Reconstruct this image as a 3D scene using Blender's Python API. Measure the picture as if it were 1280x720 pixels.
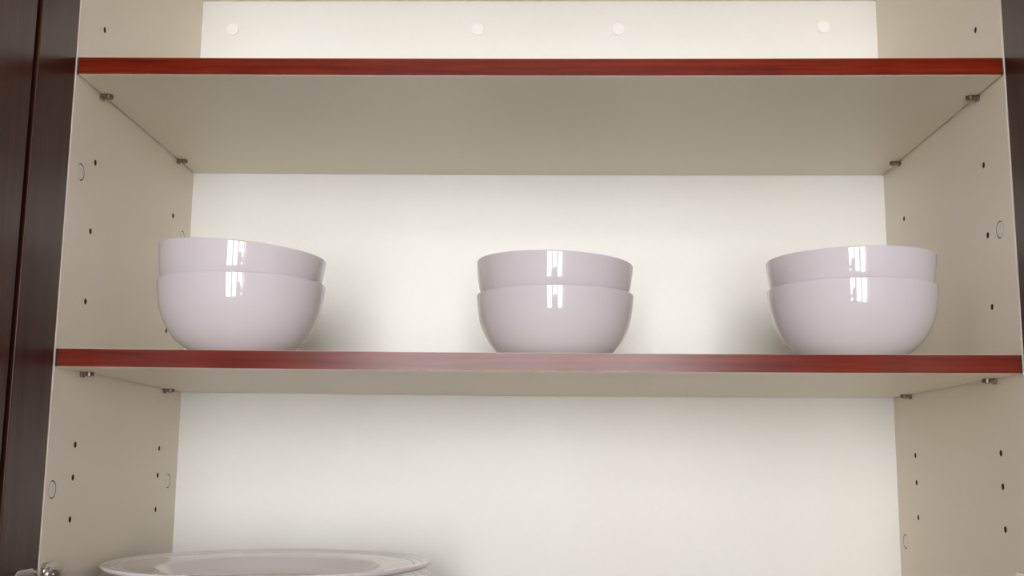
import bpy, bmesh, math
from mathutils import Vector, Matrix

for o in list(bpy.data.objects):
    bpy.data.objects.remove(o)
scn = bpy.context.scene
C = scn.collection

# ------------------------------------------------------------------ camera
F_PX, CAM = 1378.83, (0.004088, -0.983661, -0.08366)
PITCH, YAW, ROLL = 0.158825, -0.0244646, 0.0095245
cp, sp, cy, sy, cr, sr = (math.cos(PITCH), math.sin(PITCH), math.cos(YAW),
                          math.sin(YAW), math.cos(ROLL), math.sin(ROLL))
fwd = Vector((sy*cp, cy*cp, sp)); right0 = Vector((cy, -sy, 0)); up0 = right0.cross(fwd)
rt = right0*cr + up0*sr; up = -right0*sr + up0*cr
cam_d = bpy.data.cameras.new('camera'); cam = bpy.data.objects.new('camera', cam_d)
C.objects.link(cam)
cam.matrix_world = Matrix(((rt.x, up.x, -fwd.x, CAM[0]), (rt.y, up.y, -fwd.y, CAM[1]),
                           (rt.z, up.z, -fwd.z, CAM[2]), (0, 0, 0, 1)))
cam_d.sensor_fit = 'HORIZONTAL'; cam_d.sensor_width = 36.0
cam_d.lens = F_PX*36.0/1280.0; cam_d.clip_start = 0.01
scn.camera = cam

# ------------------------------------------------------------------ world: soft daylit room, warm below, cooler above
w = bpy.data.worlds.new('room_light'); scn.world = w; w.use_nodes = True
nt = w.node_tree; nt.nodes.clear()
wo = nt.nodes.new('ShaderNodeOutputWorld'); bg = nt.nodes.new('ShaderNodeBackground')
tc = nt.nodes.new('ShaderNodeTexCoord'); sx = nt.nodes.new('ShaderNodeSeparateXYZ')
mr = nt.nodes.new('ShaderNodeMapRange'); rp = nt.nodes.new('ShaderNodeValToRGB')
mr.inputs[1].default_value = -1; mr.inputs[2].default_value = 1
rp.color_ramp.elements[0].position = 0.25; rp.color_ramp.elements[0].color = (0.66, 0.59, 0.46, 1)
rp.color_ramp.elements[1].position = 0.62; rp.color_ramp.elements[1].color = (0.82, 0.77, 0.85, 1)
nt.links.new(tc.outputs['Generated'], sx.inputs[0]); nt.links.new(sx.outputs[2], mr.inputs[0])
nt.links.new(mr.outputs[0], rp.inputs[0]); nt.links.new(rp.outputs[0], bg.inputs[0])
bg.inputs[1].default_value = 0.42
nt.links.new(bg.outputs[0], wo.inputs[0])
WINDOW_EMIT = 15.0

# ------------------------------------------------------------------ exposure
vs = scn.view_settings
vs.view_transform = 'Standard'; vs.look = 'None'; vs.gamma = 1; vs.use_curve_mapping = False
vs.exposure = 0.37

# ------------------------------------------------------------------ dimensions
H = 0.432            # half the inner width
D = 0.3589           # inner depth
T = 0.0166           # shelf thickness
Z1, Z2 = 0.0, 0.2758  # undersides of the two shelves
ZB, ZT = -0.2632, 0.5050  # cabinet floor, underside of cabinet top
PT = 0.018           # board thickness
SAG = 0.0012

# ------------------------------------------------------------------ materials
def mat(name, col, rough=0.5, metal=0.0, coat=0.0, spec=0.5):
    m = bpy.data.materials.new(name); m.use_nodes = True
    b = m.node_tree.nodes['Principled BSDF']
    b.inputs['Base Color'].default_value = (*col, 1); b.inputs['Roughness'].default_value = rough
    b.inputs['Metallic'].default_value = metal; b.inputs['Coat Weight'].default_value = coat
    b.inputs['Specular IOR Level'].default_value = spec
    return m, m.node_tree, b

def noise(nt, scale, detail=4, stretch=(1, 1, 1), rough=0.55):
    t = nt.nodes.new('ShaderNodeTexCoord'); mp = nt.nodes.new('ShaderNodeMapping')
    mp.inputs['Scale'].default_value = stretch
    n = nt.nodes.new('ShaderNodeTexNoise'); n.inputs['Scale'].default_value = scale
    n.inputs['Detail'].default_value = detail; n.inputs['Roughness'].default_value = rough
    nt.links.new(t.outputs['Object'], mp.inputs[0]); nt.links.new(mp.outputs[0], n.inputs['Vector'])
    return n

def ramp(nt, src, stops):
    r = nt.nodes.new('ShaderNodeValToRGB'); e = r.color_ramp.elements
    while len(e) < len(stops): e.new(0.5)
    for k, (p, c) in enumerate(stops):
        e[k].position = p; e[k].color = (*c, 1)
    nt.links.new(src, r.inputs[0]); return r

def mix(nt, a, b, fac, mode='MULTIPLY'):
    m = nt.nodes.new('ShaderNodeMix'); m.data_type = 'RGBA'; m.blend_type = mode
    for s, v in ((m.inputs[6], a), (m.inputs[7], b)):
        if isinstance(v, tuple): s.default_value = (*v, 1)
        else: nt.links.new(v, s)
    if isinstance(fac, (int, float)): m.inputs[0].default_value = fac
    else: nt.links.new(fac, m.inputs[0])
    return m.outputs[2]

def melamine(name, col, rough):
    m, nt, b = mat(name, col, rough)
    c1 = ramp(nt, noise(nt, 5, 3).outputs['Fac'], [(0.35, tuple(v*f for v, f in zip(col, (0.99, 0.98, 0.96)))), (0.65, col)])
    fine = ramp(nt, noise(nt, 130, 5).outputs['Fac'], [(0.3, (0.988, 0.986, 0.98)), (0.7, (1, 1, 1))])
    c = mix(nt, c1.outputs[0], fine.outputs[0], 1.0)
    # sparse small yellowish scuffs
    sc = ramp(nt, noise(nt, 26, 6, (1, 1, 1), 0.7).outputs['Fac'], [(0.68, (0, 0, 0)), (0.78, (1, 1, 1))])
    c = mix(nt, c, (0.93, 0.87, 0.72), sc.outputs[0])
    nt.links.new(c, b.inputs['Base Color'])
    bp = nt.nodes.new('ShaderNodeBump'); bp.inputs['Strength'].default_value = 0.06
    bp.inputs['Distance'].default_value = 0.0005
    nt.links.new(noise(nt, 600, 2).outputs['Fac'], bp.inputs['Height']); nt.links.new(bp.outputs[0], b.inputs['Normal'])
    return m

def wood(name, dark, light, axis, rough, scale=1.0, spec=0.5):
    m, nt, b = mat(name, light, rough, spec=spec)
    st = [60, 60, 60]; st['xyz'.index(axis)] = 3.0
    st2 = [260, 260, 260]; st2['xyz'.index(axis)] = 12
    a = noise(nt, scale, 5, tuple(st), 0.6); f = noise(nt, scale, 3, tuple(st2))
    c1 = ramp(nt, a.outputs['Fac'], [(0.3, dark), (0.7, light)])
    c2 = ramp(nt, f.outputs['Fac'], [(0.35, (0.72, 0.70, 0.68)), (0.6, (1, 1, 1))])
    c = mix(nt, c1.outputs[0], c2.outputs[0], 0.8)
    st3 = [30, 30, 30]; st3['xyz'.index(axis)] = 8
    mo = ramp(nt, noise(nt, scale*1.5, 6, tuple(st3), 0.7).outputs['Fac'], [(0.35, (0.78, 0.74, 0.72)), (0.62, (1, 1, 1))])
    nt.links.new(mix(nt, c, mo.outputs[0], 0.8), b.inputs['Base Color'])
    bp = nt.nodes.new('ShaderNodeBump'); bp.inputs['Strength'].default_value = 0.12
    bp.inputs['Distance'].default_value = 0.0004
    nt.links.new(f.outputs['Fac'], bp.inputs['Height']); nt.links.new(bp.outputs[0], b.inputs['Normal'])
    return m

M_BACK = melamine('cream_back_board', (0.86, 0.865, 0.845), 0.36)
M_SIDE = melamine('cream_side_board', (0.88, 0.81, 0.69), 0.45)
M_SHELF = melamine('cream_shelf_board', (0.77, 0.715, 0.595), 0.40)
M_EDGE = mat('pale_edging', (0.74, 0.66, 0.56), 0.5)[0]
M_HOLE = mat('bare_chipboard_hole', (0.06, 0.045, 0.035), 0.9)[0]
M_CAP = mat('white_plastic_cap', (0.95, 0.94, 0.93), 0.3)[0]
M_CAPS = mat('beige_plastic_cap', (0.80, 0.755, 0.67), 0.4)[0]
M_RED = wood('cherry_edge_band', (0.12, 0.007, 0.0015), (0.24, 0.026, 0.006), 'x', 0.20, spec=0.27)
M_DOOR = wood('dark_wenge_wood', (0.034, 0.008, 0.004), (0.088, 0.030, 0.017), 'z', 0.3, spec=0.25)
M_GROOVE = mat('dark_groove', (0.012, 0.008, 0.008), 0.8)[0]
M_PIN = mat('bronze_pin_metal', (0.24, 0.19, 0.15), 0.3, 1.0)[0]
M_NICKEL = mat('nickel_plated_steel', (0.62, 0.60, 0.57), 0.22, 1.0)[0]
M_BOWL = mat('glazed_white_porcelain', (0.66, 0.62, 0.655), 0.03, 0, 0.0, 0.55)[0]
M_PLATE = mat('glazed_white_stoneware', (0.76, 0.73, 0.73), 0.035, 0, 0.0, 0.6)[0]
M_WALL = mat('painted_plaster', (0.62, 0.60, 0.60), 0.8)[0]
M_FRAME = mat('window_frame', (0.35, 0.33, 0.32), 0.5)[0]
M_CURT = mat('sheer_curtain', (0.75, 0.72, 0.74), 0.9)[0]
M_GLASS = bpy.data.materials.new('daylight_pane'); M_GLASS.use_nodes = True
g = M_GLASS.node_tree; g.nodes.clear()
em = g.nodes.new('ShaderNodeEmission'); em.inputs[0].default_value = (1.0, 0.98, 0.97, 1)
em.inputs[1].default_value = WINDOW_EMIT
go = g.nodes.new('ShaderNodeOutputMaterial'); g.links.new(em.outputs[0], go.inputs[0])

# ------------------------------------------------------------------ helpers
def obj(name, bm, m, parent=None, smooth=False, mats=()):
    me = bpy.data.meshes.new(name)
    bmesh.ops.recalc_face_normals(bm, faces=bm.faces[:])
    for f in bm.faces: f.smooth = smooth
    bm.to_mesh(me); bm.free()
    me.materials.append(m)
    for x in mats: me.materials.append(x)
    o = bpy.data.objects.new(name, me); C.objects.link(o)
    if parent: o.parent = parent
    return o

def box(bm, lo, hi, bev=0.0, seg=2):
    b = bmesh.new()
    vs_ = [b.verts.new((x, y, z)) for x in (lo[0], hi[0]) for y in (lo[1], hi[1]) for z in (lo[2], hi[2])]
    for f in ((0, 1, 3, 2), (4, 6, 7, 5), (0, 4, 5, 1), (2, 3, 7, 6), (0, 2, 6, 4), (1, 5, 7, 3)):
        b.faces.new([vs_[i] for i in f])
    if bev:
        bmesh.ops.bevel(b, geom=b.edges[:], offset=bev, segments=seg, profile=0.5, affect='EDGES')
    me = bpy.data.meshes.new('t'); b.to_mesh(me); b.free(); bm.from_mesh(me); bpy.data.meshes.remove(me)
    return bm

def lathe(bm, prof, n=128):
    """prof: closed loop of (r, z)"""
    rings = []
    for r, z in prof:
        if r < 1e-6: rings.append([bm.verts.new((0, 0, z))])
        else: rings.append([bm.verts.new((r*math.cos(2*math.pi*k/n), r*math.sin(2*math.pi*k/n), z)) for k in range(n)])
    for a, b in zip(rings, rings[1:]):
        for k in range(n):
            k2 = (k+1) % n
            if len(a) == 1 and len(b) == 1: continue
            if len(a) == 1: bm.faces.new((a[0], b[k], b[k2]))
            elif len(b) == 1: bm.faces.new((a[k], a[k2], b[0]))
            else: bm.faces.new((a[k], a[k2], b[k2], b[k]))
    return bm

def cyl(bm, p, axis, r, depth, n=24, bev=0.0):
    """cylinder from p along axis"""
    a = Vector(axis).normalized(); q = a.to_track_quat('Z', 'Y')
    b = bmesh.new()
    bmesh.ops.create_cone(b, cap_ends=True, segments=n, radius1=r, radius2=r, depth=depth)
    if bev:
        ed = [e for e in b.edges if abs(e.verts[0].co.z-e.verts[1].co.z) < 1e-7 and e.verts[0].co.z > 0]
        bmesh.ops.bevel(b, geom=ed, offset=bev, segments=3, profile=0.5, affect='EDGES')
    bmesh.ops.transform(b, matrix=Matrix.Translation(Vector(p)+a*depth/2) @ q.to_matrix().to_4x4(), verts=b.verts[:])
    me = bpy.data.meshes.new('t'); b.to_mesh(me); b.free(); bm.from_mesh(me); bpy.data.meshes.remove(me)
    return bm

def rplate(bm, y0, y1, z0, z1, xa, xb, rad, bev):
    b = bmesh.new(); ring = []
    for (cy_, cz_, a0) in ((y1-rad, z1-rad, 0), (y0+rad, z1-rad, 90), (y0+rad, z0+rad, 180), (y1-rad, z0+rad, 270)):
        for k in range(7):
            a = math.radians(a0+15*k); ring.append((cy_+rad*math.cos(a), cz_+rad*math.sin(a)))
    A = [b.verts.new((xa, y, z)) for y, z in ring]; B = [b.verts.new((xb, y, z)) for y, z in ring]
    b.faces.new(A); top = b.faces.new(B[::-1]); n = len(A)
    for k in range(n): b.faces.new((A[k], A[(k+1) % n], B[(k+1) % n], B[k]))
    bmesh.ops.bevel(b, geom=top.edges[:], offset=bev, segments=3, profile=0.5, affect='EDGES')
    me = bpy.data.meshes.new('t'); b.to_mesh(me); b.free(); bm.from_mesh(me); bpy.data.meshes.remove(me)

def spline(pts, sub=5):
    out = []
    P = [Vector((*p, 0)) for p in pts]; P = [2*P[0]-P[1]] + P + [2*P[-1]-P[-2]]
    for i in range(1, len(P)-2):
        for k in range(sub):
            t = k/sub
            a, b, c, d = P[i-1], P[i], P[i+1], P[i+2]
            v = 0.5*((2*b)+(c-a)*t+(2*a-5*b+4*c-d)*t*t+(-a+3*b-3*c+d)*t**3)
            out.append((v.x, v.y))
    out.append(tuple(pts[-1])); return out

def tag(o, label, cat, group=None):
    o['label'] = label; o['category'] = cat
    if group: o['group'] = group
    return o

def cut(o, bm):
    """subtract cutters for good; the cutter's material lines the hole"""
    me = bpy.data.meshes.new('c'); bmesh.ops.recalc_face_normals(bm, faces=bm.faces[:]); bm.to_mesh(me); bm.free()
    me.materials.append(M_HOLE)
    c = bpy.data.objects.new('c', me); C.objects.link(c)
    par = o.parent; o.parent = None
    md = o.modifiers.new('b', 'BOOLEAN'); md.operation = 'DIFFERENCE'; md.object = c; md.solver = 'EXACT'
    md.material_mode = 'TRANSFER'
    bpy.context.view_layer.update()
    dg = bpy.context.evaluated_depsgraph_get()
    new = bpy.data.meshes.new_from_object(o.evaluated_get(dg))
    o.modifiers.clear(); o.data = new; o.parent = par
    bpy.data.objects.remove(c)

def empty(name, loc):
    e = bpy.data.objects.new(name, None); C.objects.link(e); e.location = loc
    e.empty_display_size = 0.05; return e

# ------------------------------------------------------------------ room wall behind the camera with its window
WY = -3.1
wx0, wx1, wz0, wz1 = -0.68, 1.00, -0.70, 1.08
bm = bmesh.new()
box(bm, (-3, WY-0.12, -1.6), (wx0, WY, 1.9)); box(bm, (wx1, WY-0.12, -1.6), (3, WY, 1.9))
box(bm, (wx0, WY-0.12, -1.6), (wx1, WY, wz0)); box(bm, (wx0, WY-0.12, wz1), (wx1, WY, 1.9))
o = obj('wall_rear', bm, M_WALL); o['kind'] = 'structure'
bm = bmesh.new()
fw = 0.035
for x in (wx0, wx1-fw): box(bm, (x, WY-0.07, wz0), (x+fw, WY-0.02, wz1))
for z, d_ in ((wz0, fw), (wz1-fw, fw), (0.72, 0.12)): box(bm, (wx0, WY-0.07, z), (wx1, WY-0.02, z+d_))
for x in (-0.28, 0.12, 0.55): box(bm, (x, WY-0.07, wz0), (x+0.10, WY-0.02, wz1))
win = obj('window_1', bm, M_FRAME); win['kind'] = 'structure'
for a, b_ in ((wx0+fw, -0.28), (-0.18, 0.12), (0.22, 0.55), (0.65, wx1-fw)):
    for c_, d_ in ((wz0+fw, 0.72), (0.72+0.12, wz1-fw)):
        bm = bmesh.new(); box(bm, (a, WY-0.055, c_), (b_, WY-0.045, d_)); obj('pane', bm, M_GLASS, win)
bm = bmesh.new(); n = 80; vv = []
for i in range(n+1):
    x = 0.66+0.42*i/n; y = WY+0.05+0.014*math.sin(i*0.9)+0.006*math.sin(i*2.3)
    vv.append((bm.verts.new((x, y, -0.95)), bm.verts.new((x, y, 1.15))))
for a, b_ in zip(vv, vv[1:]): bm.faces.new((a[0], b_[0], b_[1], a[1]))
cu = obj('curtain', bm, M_CURT, None, True)
sol = cu.modifiers.new('s', 'SOLIDIFY'); sol.thickness = 0.002
tag(cu, 'pale gathered curtain hanging at the window behind the photographer', 'curtain')

# ------------------------------------------------------------------ cabinet
cab = empty('wall_cabinet', (0, 0, ZB-PT))
tag(cab, 'cream lined wall cabinet with two open dark brown doors', 'cabinet')
def loc(o):          # meshes are written in world coordinates; shift so they sit right under the empty
    o.location = (0, 0, -(ZB-PT)); return o

HOLES_Z = (0.3425, 0.2055, 0.1366, 0.0675, -0.0690, -0.0994, -0.1380)
CAPS = {-1: [(0.0254, 0.1874), (0.3295, 0.1869), (0.0140, -0.1096), (0.3280, -0.1063)],
        1: [(0.0291, 0.1361), (0.3387, -0.1676)]}
CAPR = 0.0073
for s in (-1, 1):
    bm = bmesh.new()
    xs = sorted((s*H, s*(H+PT)))
    box(bm, (xs[0], 0.0, ZB-PT), (xs[1], D+0.004, ZT+PT))
    o = obj('side_panel', bm, M_SIDE)
    c = bmesh.new()
    for z in HOLES_Z:
        for y in (0.0572, 0.291):
            cyl(c, (s*(H-0.002), y, z), (s, 0, 0), 0.0030, 0.014, 16)
    for zs in (Z1, Z2):
        for y in (0.060, 0.296):
            cyl(c, (s*(H-0.002), y, zs-0.0032), (s, 0, 0), 0.0022, 0.014, 16)
    for y, z in CAPS[s]:
        cyl(c, (s*(H-0.002), y, z), (s, 0, 0), CAPR+0.0010, 0.0050, 32)
    cut(o, c); o.parent = cab; loc(o)
    bm = bmesh.new(); box(bm, (xs[0], -0.0012, ZB-PT), (xs[1], 0.0, ZT+PT), 0.0004, 1)
    obj('edge_strip', bm, M_EDGE, o)['label'] = 'pale thin edging strip'
    for y, z in CAPS[s]:
        bm = bmesh.new(); cyl(bm, (s*(H+0.0018), y, z), (-s, 0, 0), CAPR, 0.0019, 32, 0.0003)
        obj('screw_cap', bm, M_CAPS, o, False)

bm = bmesh.new(); box(bm, (-H, D, ZB-PT), (H, D+0.004, ZT+PT))
back = obj('back_panel', bm, M_BACK, cab); loc(back)
for x, z in ((-0.3919, 0.4667), (-0.0760, 0.4667), (0.1041, 0.4667), (0.3643, 0.4697)):
    bm = bmesh.new(); cyl(bm, (x, D, z), (0, -1, 0), 0.0079, 0.0018, 40, 0.0005)
    obj('screw_cap', bm, M_CAP, back)['label'] = 'white round screw cap'
bm = bmesh.new(); box(bm, (-H, 0.0, ZT), (H, D, ZT+PT)); loc(obj('top_panel', bm, M_SHELF, cab))
bm = bmesh.new(); box(bm, (-H, 0.0, ZB-PT), (H, D, ZB)); loc(obj('bottom_panel', bm, M_SHELF, cab))

# doors, open square to the cabinet: stiles, rails and a centre panel in front of a thin backing
def door(s):
    x_in = s*(H+0.0004); x_out = s*(H+0.0195)
    y0, y1 = -0.0025, -0.435; z0, z1 = ZB-PT-0.01, ZT+PT+0.01
    st = 0.0735; gp = 0.0095
    def bx_(xa, xb, ya, yb, za, zb, bev=0.0008):
        b = bmesh.new()
        box(b, (min(xa, xb), min(ya, yb), za), (max(xa, xb), max(ya, yb), zb), bev); return b
    core = obj('door', bx_(s*(H+0.0150), x_out, y0, y1, z0, z1, 0), M_GROOVE, cab); loc(core)
    xm = s*(H+0.0150)
    for a, b_ in ((y0, y0-st), (y1+st, y1)):
        obj('stile', bx_(x_in, xm, a, b_, z0, z1), M_DOOR, core)
    for a, b_ in ((z0, z0+st), (z1-st, z1)):
        obj('rail', bx_(x_in, xm, y0-st, y1+st, a, b_), M_DOOR, core)
    obj('door_panel', bx_(x_in, xm, y0-st-gp, y1+st+gp, z0+st+gp, z1-st-gp), M_DOOR, core)
    # hinge cup flange on the door
    b = bmesh.new(); rplate(b, -0.050, -0.012, -0.232, -0.1755, x_in, s*(H-0.0022), 0.007, 0.0008)
    cyl(b, (s*(H-0.0012), -0.031, -0.204), (-s, 0, 0), 0.0135, 0.0016, 32, 0.0005)
    f = obj('hinge_cup', b, M_NICKEL, core); f['label'] = 'nickel hinge cup flange'
    # mounting plate on the side panel, with its arm
    b = bmesh.new()
    rplate(b, 0.001, 0.034, -0.236, -0.1730, s*H, s*(H-0.0045), 0.008, 0.0012)
    rplate(b, 0.005, 0.030, -0.232, -0.1770, s*(H-0.004), s*(H-0.0062), 0.006, 0.0009)
    box(b, (min(s*(H-0.003), s*(H-0.0115)), 0.0035, -0.218), (max(s*(H-0.003), s*(H-0.0115)), 0.060, -0.192), 0.002, 3)
    box(b, (min(s*(H-0.004), s*(H-0.010)), -0.034, -0.214), (max(s*(H-0.004), s*(H-0.010)), 0.010, -0.196), 0.002, 3)
    hg = obj('hinge', b, M_NICKEL, cab); loc(hg); hg['label'] = 'nickel hinge with rounded mounting plate'
    for z in (-0.1838, -0.2265):
        b = bmesh.new()
        cyl(b, (s*(H-0.0055), 0.0175, z), (-s, 0, 0), 0.0040, 0.0022, 24, 0.0008)
        obj('screw', b, M_PIN, hg)
for s in (-1, 1): door(s)

# ------------------------------------------------------------------ shelves
def sag(x): return -SAG*(1-(x/H)**2)
def shelf(z, label):
    e = empty('shelf', (0, 0, z)); tag(e, label, 'shelf', 'cabinet shelves')
    def slab(hw, ya, yb, za, zb, n=40):
        b = bmesh.new(); cols = []
        for i in range(n+1):
            x = -hw+2*hw*i/n; d = sag(x)
            cols.append([b.verts.new((x, y, zz+d)) for y, zz in ((ya, za), (yb, za), (yb, zb), (ya, zb))])
        for p, q in zip(cols, cols[1:]):
            for k in range(4): b.faces.new((p[k], p[(k+1) % 4], q[(k+1) % 4], q[k]))
        b.faces.new(cols[0]); b.faces.new(cols[-1][::-1]); return b
    obj('board', slab(H-0.0018, 0.0012, D-0.0004, 0, T), M_SHELF, e)
    for s in (-1, 1):  # dark fillers added at both ends, painting the shade of the gap beside the panel
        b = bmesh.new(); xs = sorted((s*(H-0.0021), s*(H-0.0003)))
        box(b, (xs[0], 0.0004, 0.0004), (xs[1], 0.004, T-0.0003)); obj('gap_shade', b, M_GROOVE, e)['label'] = 'dark strip standing in for the shade in the gap at the end of the shelf edge'
    obj('edge_band', slab(H-0.0020, 0.0, 0.0012, 0.0003, T-0.0003), M_RED, e)['label'] = 'reddish cherry wood grain edge band'
shelf(Z1, 'lower cream shelf with reddish brown front edge, holding the three bowl pairs')
shelf(Z2, 'upper cream shelf with reddish brown front edge, empty, above the bowls')

# shelf pins
for zs, sn in ((Z1, 'lower shelf'), (Z2, 'upper shelf')):
    for s, ss in ((-1, 'left'), (1, 'right')):
        for y, yn in ((0.060, 'front'), (0.296, 'rear')):
            b = bmesh.new()
            cyl(b, (0, 0, -0.0032), (s, 0, 0), 0.0022, 0.010, 16)
            box(b, (min(0, -s*0.0022), -0.0042, -0.0052), (max(0, -s*0.0022), 0.0042, -0.0001), 0.0008)
            box(b, (min(0, -s*0.0085), -0.0036, -0.0036), (max(0, -s*0.0085), 0.0036, -0.0002), 0.0007)
            cyl(b, (-s*0.0080, 0, -0.0038), (0, 0, 1), 0.0041, 0.0036, 28)
            cyl(b, (-s*0.0075, 0, -0.0046), (0, 0, 1), 0.0018, 0.0012, 20)
            p = obj('shelf_pin', b, M_PIN); p.location = (s*H, y, zs + 0.0)
            tag(p, 'small bronze metal pin under the %s, %s one on the %s side' % (sn, yn, ss), 'shelf pin', 'metal pins holding the shelves')

# ------------------------------------------------------------------ bowls
RIM = 0.081; BH = 0.0733
outer = [(0.0810, 0.0008), (0.0808, 0.004), (0.0803, 0.010), (0.0790, 0.020), (0.0768, 0.030), (0.0727, 0.040),
         (0.0668, 0.050), (0.0592, 0.0585), (0.0512, 0.0645), (0.0450, 0.0682), (0.0410, 0.0702)]
def bowl_mesh():
    o_ = spline(outer, 5)
    prof = [(0.0, BH-0.0030-BH)]  # placeholder, replaced below
    zf = lambda d: BH-d
    prof = [(0.0, zf(0.0690)), (0.0350, zf(0.0692)), (0.0365, zf(0.0733)), (0.0393, zf(0.0733))]
    prof += [(r, zf(d)) for r, d in reversed(o_)]
    prof += [(0.0806, zf(0.0001)), (0.0800, zf(0.0)), (0.0793, zf(0.0002)), (0.0788, zf(0.0012))]
    th = 0.0030
    inner = [(0.0785, 0.004), (0.0781, 0.010), (0.0767, 0.020), (0.0740, 0.030), (0.0698, 0.0392), (0.0634, 0.0478),
             (0.0560, 0.0548), (0.0470, 0.0605), (0.0300, 0.0640), (0.0150, 0.0650), (0.0, 0.0652)]
    prof += [(max(r, 0), zf(d)) for r, d in spline(inner, 4)]
    b = bmesh.new(); lathe(b, prof, 144); return b
src = obj('bowl', bowl_mesh(), M_BOWL, None, True); bowl_data = src.data
bpy.data.objects.remove(src)
def bowl(rimc, tx, ty, label):
    o = bpy.data.objects.new('bowl', bowl_data); C.objects.link(o)
    R_ = Matrix.Rotation(-math.atan(tx), 4, 'Y') @ Matrix.Rotation(math.atan(ty), 4, 'X')
    o.matrix_world = Matrix.Translation(Vector(rimc)) @ R_ @ Matrix.Translation((0, 0, -BH))
    tag(o, label, 'bowl', 'white bowls in three stacked pairs')
for (x, y, dz, ux, uz, tx, ty, nm) in (
        (-0.2884, 0.0851, 0, -0.2884, 0.1199, -0.0697, 0.0045, 'tilted left pair'),
        (0.0210, 0.1469, 0, 0.0208, 0.1215, -0.0322, -0.0068, 'middle pair'),
        (0.3118, 0.0970, 0, 0.3115, 0.1190, 0.0172, 0.0107, 'right pair')):
    z0 = Z1+T+sag(x)
    bowl((x, y, z0+BH), 0, 0, 'white glossy bowl on the shelf, lower one of the ' + nm)
    bowl((ux, y, uz), tx, ty, 'white glossy bowl, upper nested one of the ' + nm)

# ------------------------------------------------------------------ plates
PR = 0.1618
def plate_mesh():
    po = [(PR, -0.0012), (PR-0.0004, -0.0030), (PR-0.003, -0.0050), (0.150, -0.0070), (0.130, -0.0100), (0.112, -0.0125),
          (0.104, -0.0165), (0.096, -0.0230), (0.088, -0.0272), (0.0855, -0.0300), (0.0830, -0.0300), (0.0815, -0.0268), (0.0, -0.0262)]
    pi = [(0.0, -0.0205), (0.060, -0.0204), (0.080, -0.0205), (0.089, -0.0203), (0.0945, -0.0178), (0.1000, -0.0132), (0.1060, -0.0080), (0.1095, -0.0056), (0.1140, -0.0046),
          (0.130, -0.0036), (0.1440, -0.0026), (0.1452, -0.0031), (0.1464, -0.0024), (0.1505, -0.0019), (0.1515, -0.0024),
          (0.1525, -0.0017), (0.157, -0.0010), (0.1595, -0.0004), (0.1612, -0.0004), (PR, -0.0012)]
    prof = spline(pi, 3) + po[1:]
    b = bmesh.new(); lathe(b, prof, 160); return b
src = obj('plate', plate_mesh(), M_PLATE, None, True); plate_data = src.data
bpy.data.objects.remove(src)
px, py = -0.2659, 0.155
lab = ['large white plate with ridged rim, topmost of the stack at the bottom left',
       'white plate directly beneath the topmost plate, only its right rim showing',
       'white plate third down in the bottom left stack',
       'white plate fourth down in the bottom left stack',
       'white plate second from the bottom of the bottom left stack',
       'white plate lowest in the bottom left stack, on the cabinet floor']
for k in range(6):
    o = bpy.data.objects.new('plate', plate_data); C.objects.link(o)
    dx, dy = ((0, 0), (0.0008, 0.0005), (0.0, -0.0006), (-0.0006, 0), (0.0005, 0), (0, 0.0004))[k]
    o.location = (px+dx, py+dy, -0.1822 - k*0.0098 + (0.0006 if k == 0 else 0))
    o.rotation_euler = (0, -0.0040 if k == 0 else 0, 0)
    tag(o, lab[k], 'plate', 'white plates stacked at the bottom left')

# ------------------------------------------------------------------ the photographer, seen only as a dark shape mirrored in the bowls
M_CLOTH = mat('mauve_grey_cotton', (0.30, 0.24, 0.27), 0.9)[0]
M_SKIN = mat('skin', (0.55, 0.33, 0.24), 0.5)[0]
M_HAIR = mat('dark_hair', (0.03, 0.02, 0.018), 0.6)[0]
M_PHONE = mat('black_phone_glass', (0.02, 0.02, 0.022), 0.2)[0]
def skinned(name, verts, edges, radii, m, parent, root=0, sub=2):
    me = bpy.data.meshes.new(name); me.from_pydata(verts, edges, [])
    o = bpy.data.objects.new(name, me); C.objects.link(o)
    sk = o.modifiers.new('skin', 'SKIN'); sb = o.modifiers.new('sub', 'SUBSURF')
    sb.levels = sb.render_levels = sub; sk.use_smooth_shade = True
    for v, rr in zip(me.skin_vertices[0].data, radii):
        v.radius = rr if isinstance(rr, tuple) else (rr, rr); v.use_root = False
    me.skin_vertices[0].data[root].use_root = True
    me.materials.append(m)
    if parent: o.parent = parent
    return o
per = empty('person', (0, -1.42, -1.6))
tag(per, 'person in mauve grey top holding up a phone, mirrored small in the bowls', 'person')
V = [(0, 0, 0.88), (0, 0.01, 1.05), (0, 0.0, 1.22), (0, 0.0, 1.30), (0, 0.02, 1.37),          # pelvis..neck
     (-0.10, 0, 0.82), (-0.11, 0.02, 0.46), (-0.12, -0.03, 0.09), (-0.12, 0.10, 0.03),
     (0.10, 0, 0.82), (0.11, 0.02, 0.46), (0.12, -0.03, 0.09), (0.12, 0.10, 0.03),
     (-0.17, 0, 1.27), (-0.22, 0.10, 1.07), (-0.10, 0.30, 1.36), (-0.075, 0.345, 1.41),
     (0.17, 0, 1.27), (0.22, 0.10, 1.07), (0.10, 0.30, 1.36), (0.075, 0.345, 1.41)]
E_ = [(0, 1), (1, 2), (2, 3), (3, 4), (0, 5), (5, 6), (6, 7), (7, 8), (0, 9), (9, 10), (10, 11), (11, 12),
      (3, 13), (13, 14), (14, 15), (15, 16), (3, 17), (17, 18), (18, 19), (19, 20)]
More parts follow.
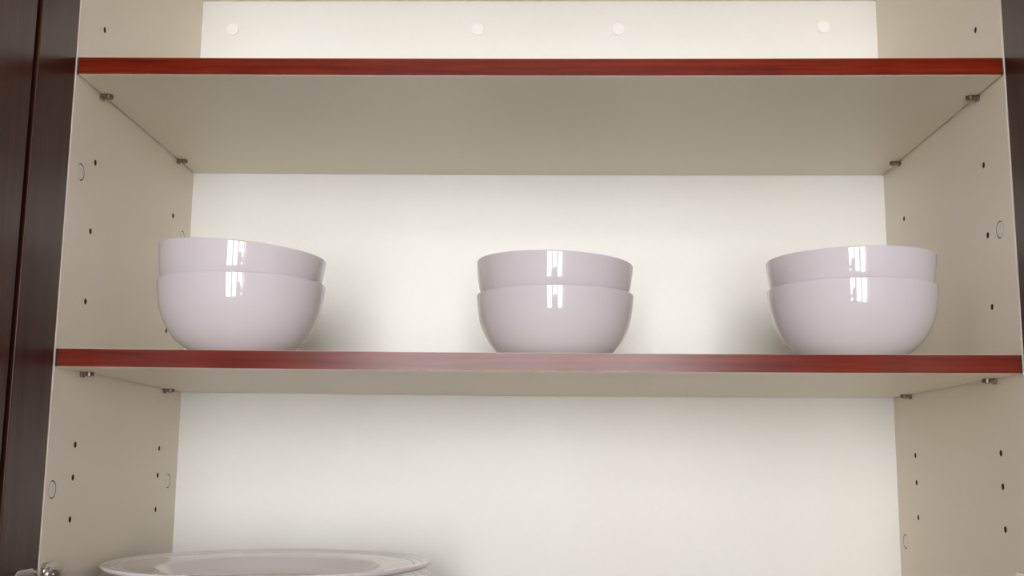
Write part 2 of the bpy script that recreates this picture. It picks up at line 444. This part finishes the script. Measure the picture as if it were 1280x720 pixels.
RD = [(0.15, 0.11), (0.13, 0.10), (0.16, 0.11), (0.12, 0.08), 0.05, 0.085, 0.058, 0.038, 0.035, 0.085, 0.058, 0.038, 0.035,
      0.06, 0.043, 0.028, 0.026, 0.06, 0.043, 0.028, 0.026]
skinned('body', V, E_, RD, M_CLOTH, per)
bm = bmesh.new(); bmesh.ops.create_uvsphere(bm, u_segments=32, v_segments=24, radius=1)
for v in bm.verts:
    x, y, z = v.co
    wd = 0.074*(1-0.22*max(0, -z)**1.5)
    nose = 0.018*math.exp(-((x/0.16)**2+((z+0.12)/0.22)**2)) if y > 0 else 0
    eye = -0.006*math.exp(-(((abs(x)-0.40)/0.2)**2+((z-0.05)/0.16)**2)) if y > 0 else 0
    v.co = (x*wd, 0.02+y*0.092+nose+eye, 1.475+z*0.115)
obj('head', bm, M_SKIN, per, True)
bm = bmesh.new(); bmesh.ops.create_uvsphere(bm, u_segments=32, v_segments=24, radius=1)
for v in list(bm.verts):
    if v.co.y > 0.45 and v.co.z < 0.45: bm.verts.remove(v); continue
    x, y, z = v.co; v.co = (x*0.084, 0.010+y*0.100, 1.485+z*0.122)
obj('hair', bm, M_HAIR, per, True)
for s in (-1, 1):
    hv = [(s*0.078, 0.34, 1.405), (s*0.066, 0.372, 1.455)]; he = [(0, 1)]; hr = [0.024, 0.026]
    for k in range(4):          # four fingers round the back of the phone, then the thumb
        a = len(hv); zz = 1.478+0.018*k
        hv += [(s*0.083, 0.392, zz), (s*0.086, 0.412, zz+0.004), (s*(0.060-0.003*abs(k-1.5)), 0.4270, zz+0.006)]
        he += [(1, a), (a, a+1), (a+1, a+2)]; hr += [0.009, 0.0085, 0.0075]
    a = len(hv); hv += [(s*0.070, 0.372, 1.49), (s*0.055, 0.385, 1.52)]; he += [(1, a), (a, a+1)]; hr += [0.010, 0.0085]
    skinned('hand', hv, he, hr, M_SKIN, per, 0, 1)
bm = bmesh.new(); box(bm, (-0.075, -1.028, -0.125), (0.080, -1.020, -0.050), 0.003, 3)
tag(obj('phone', bm, M_PHONE), 'black phone held level by the person, facing the cabinet', 'phone')
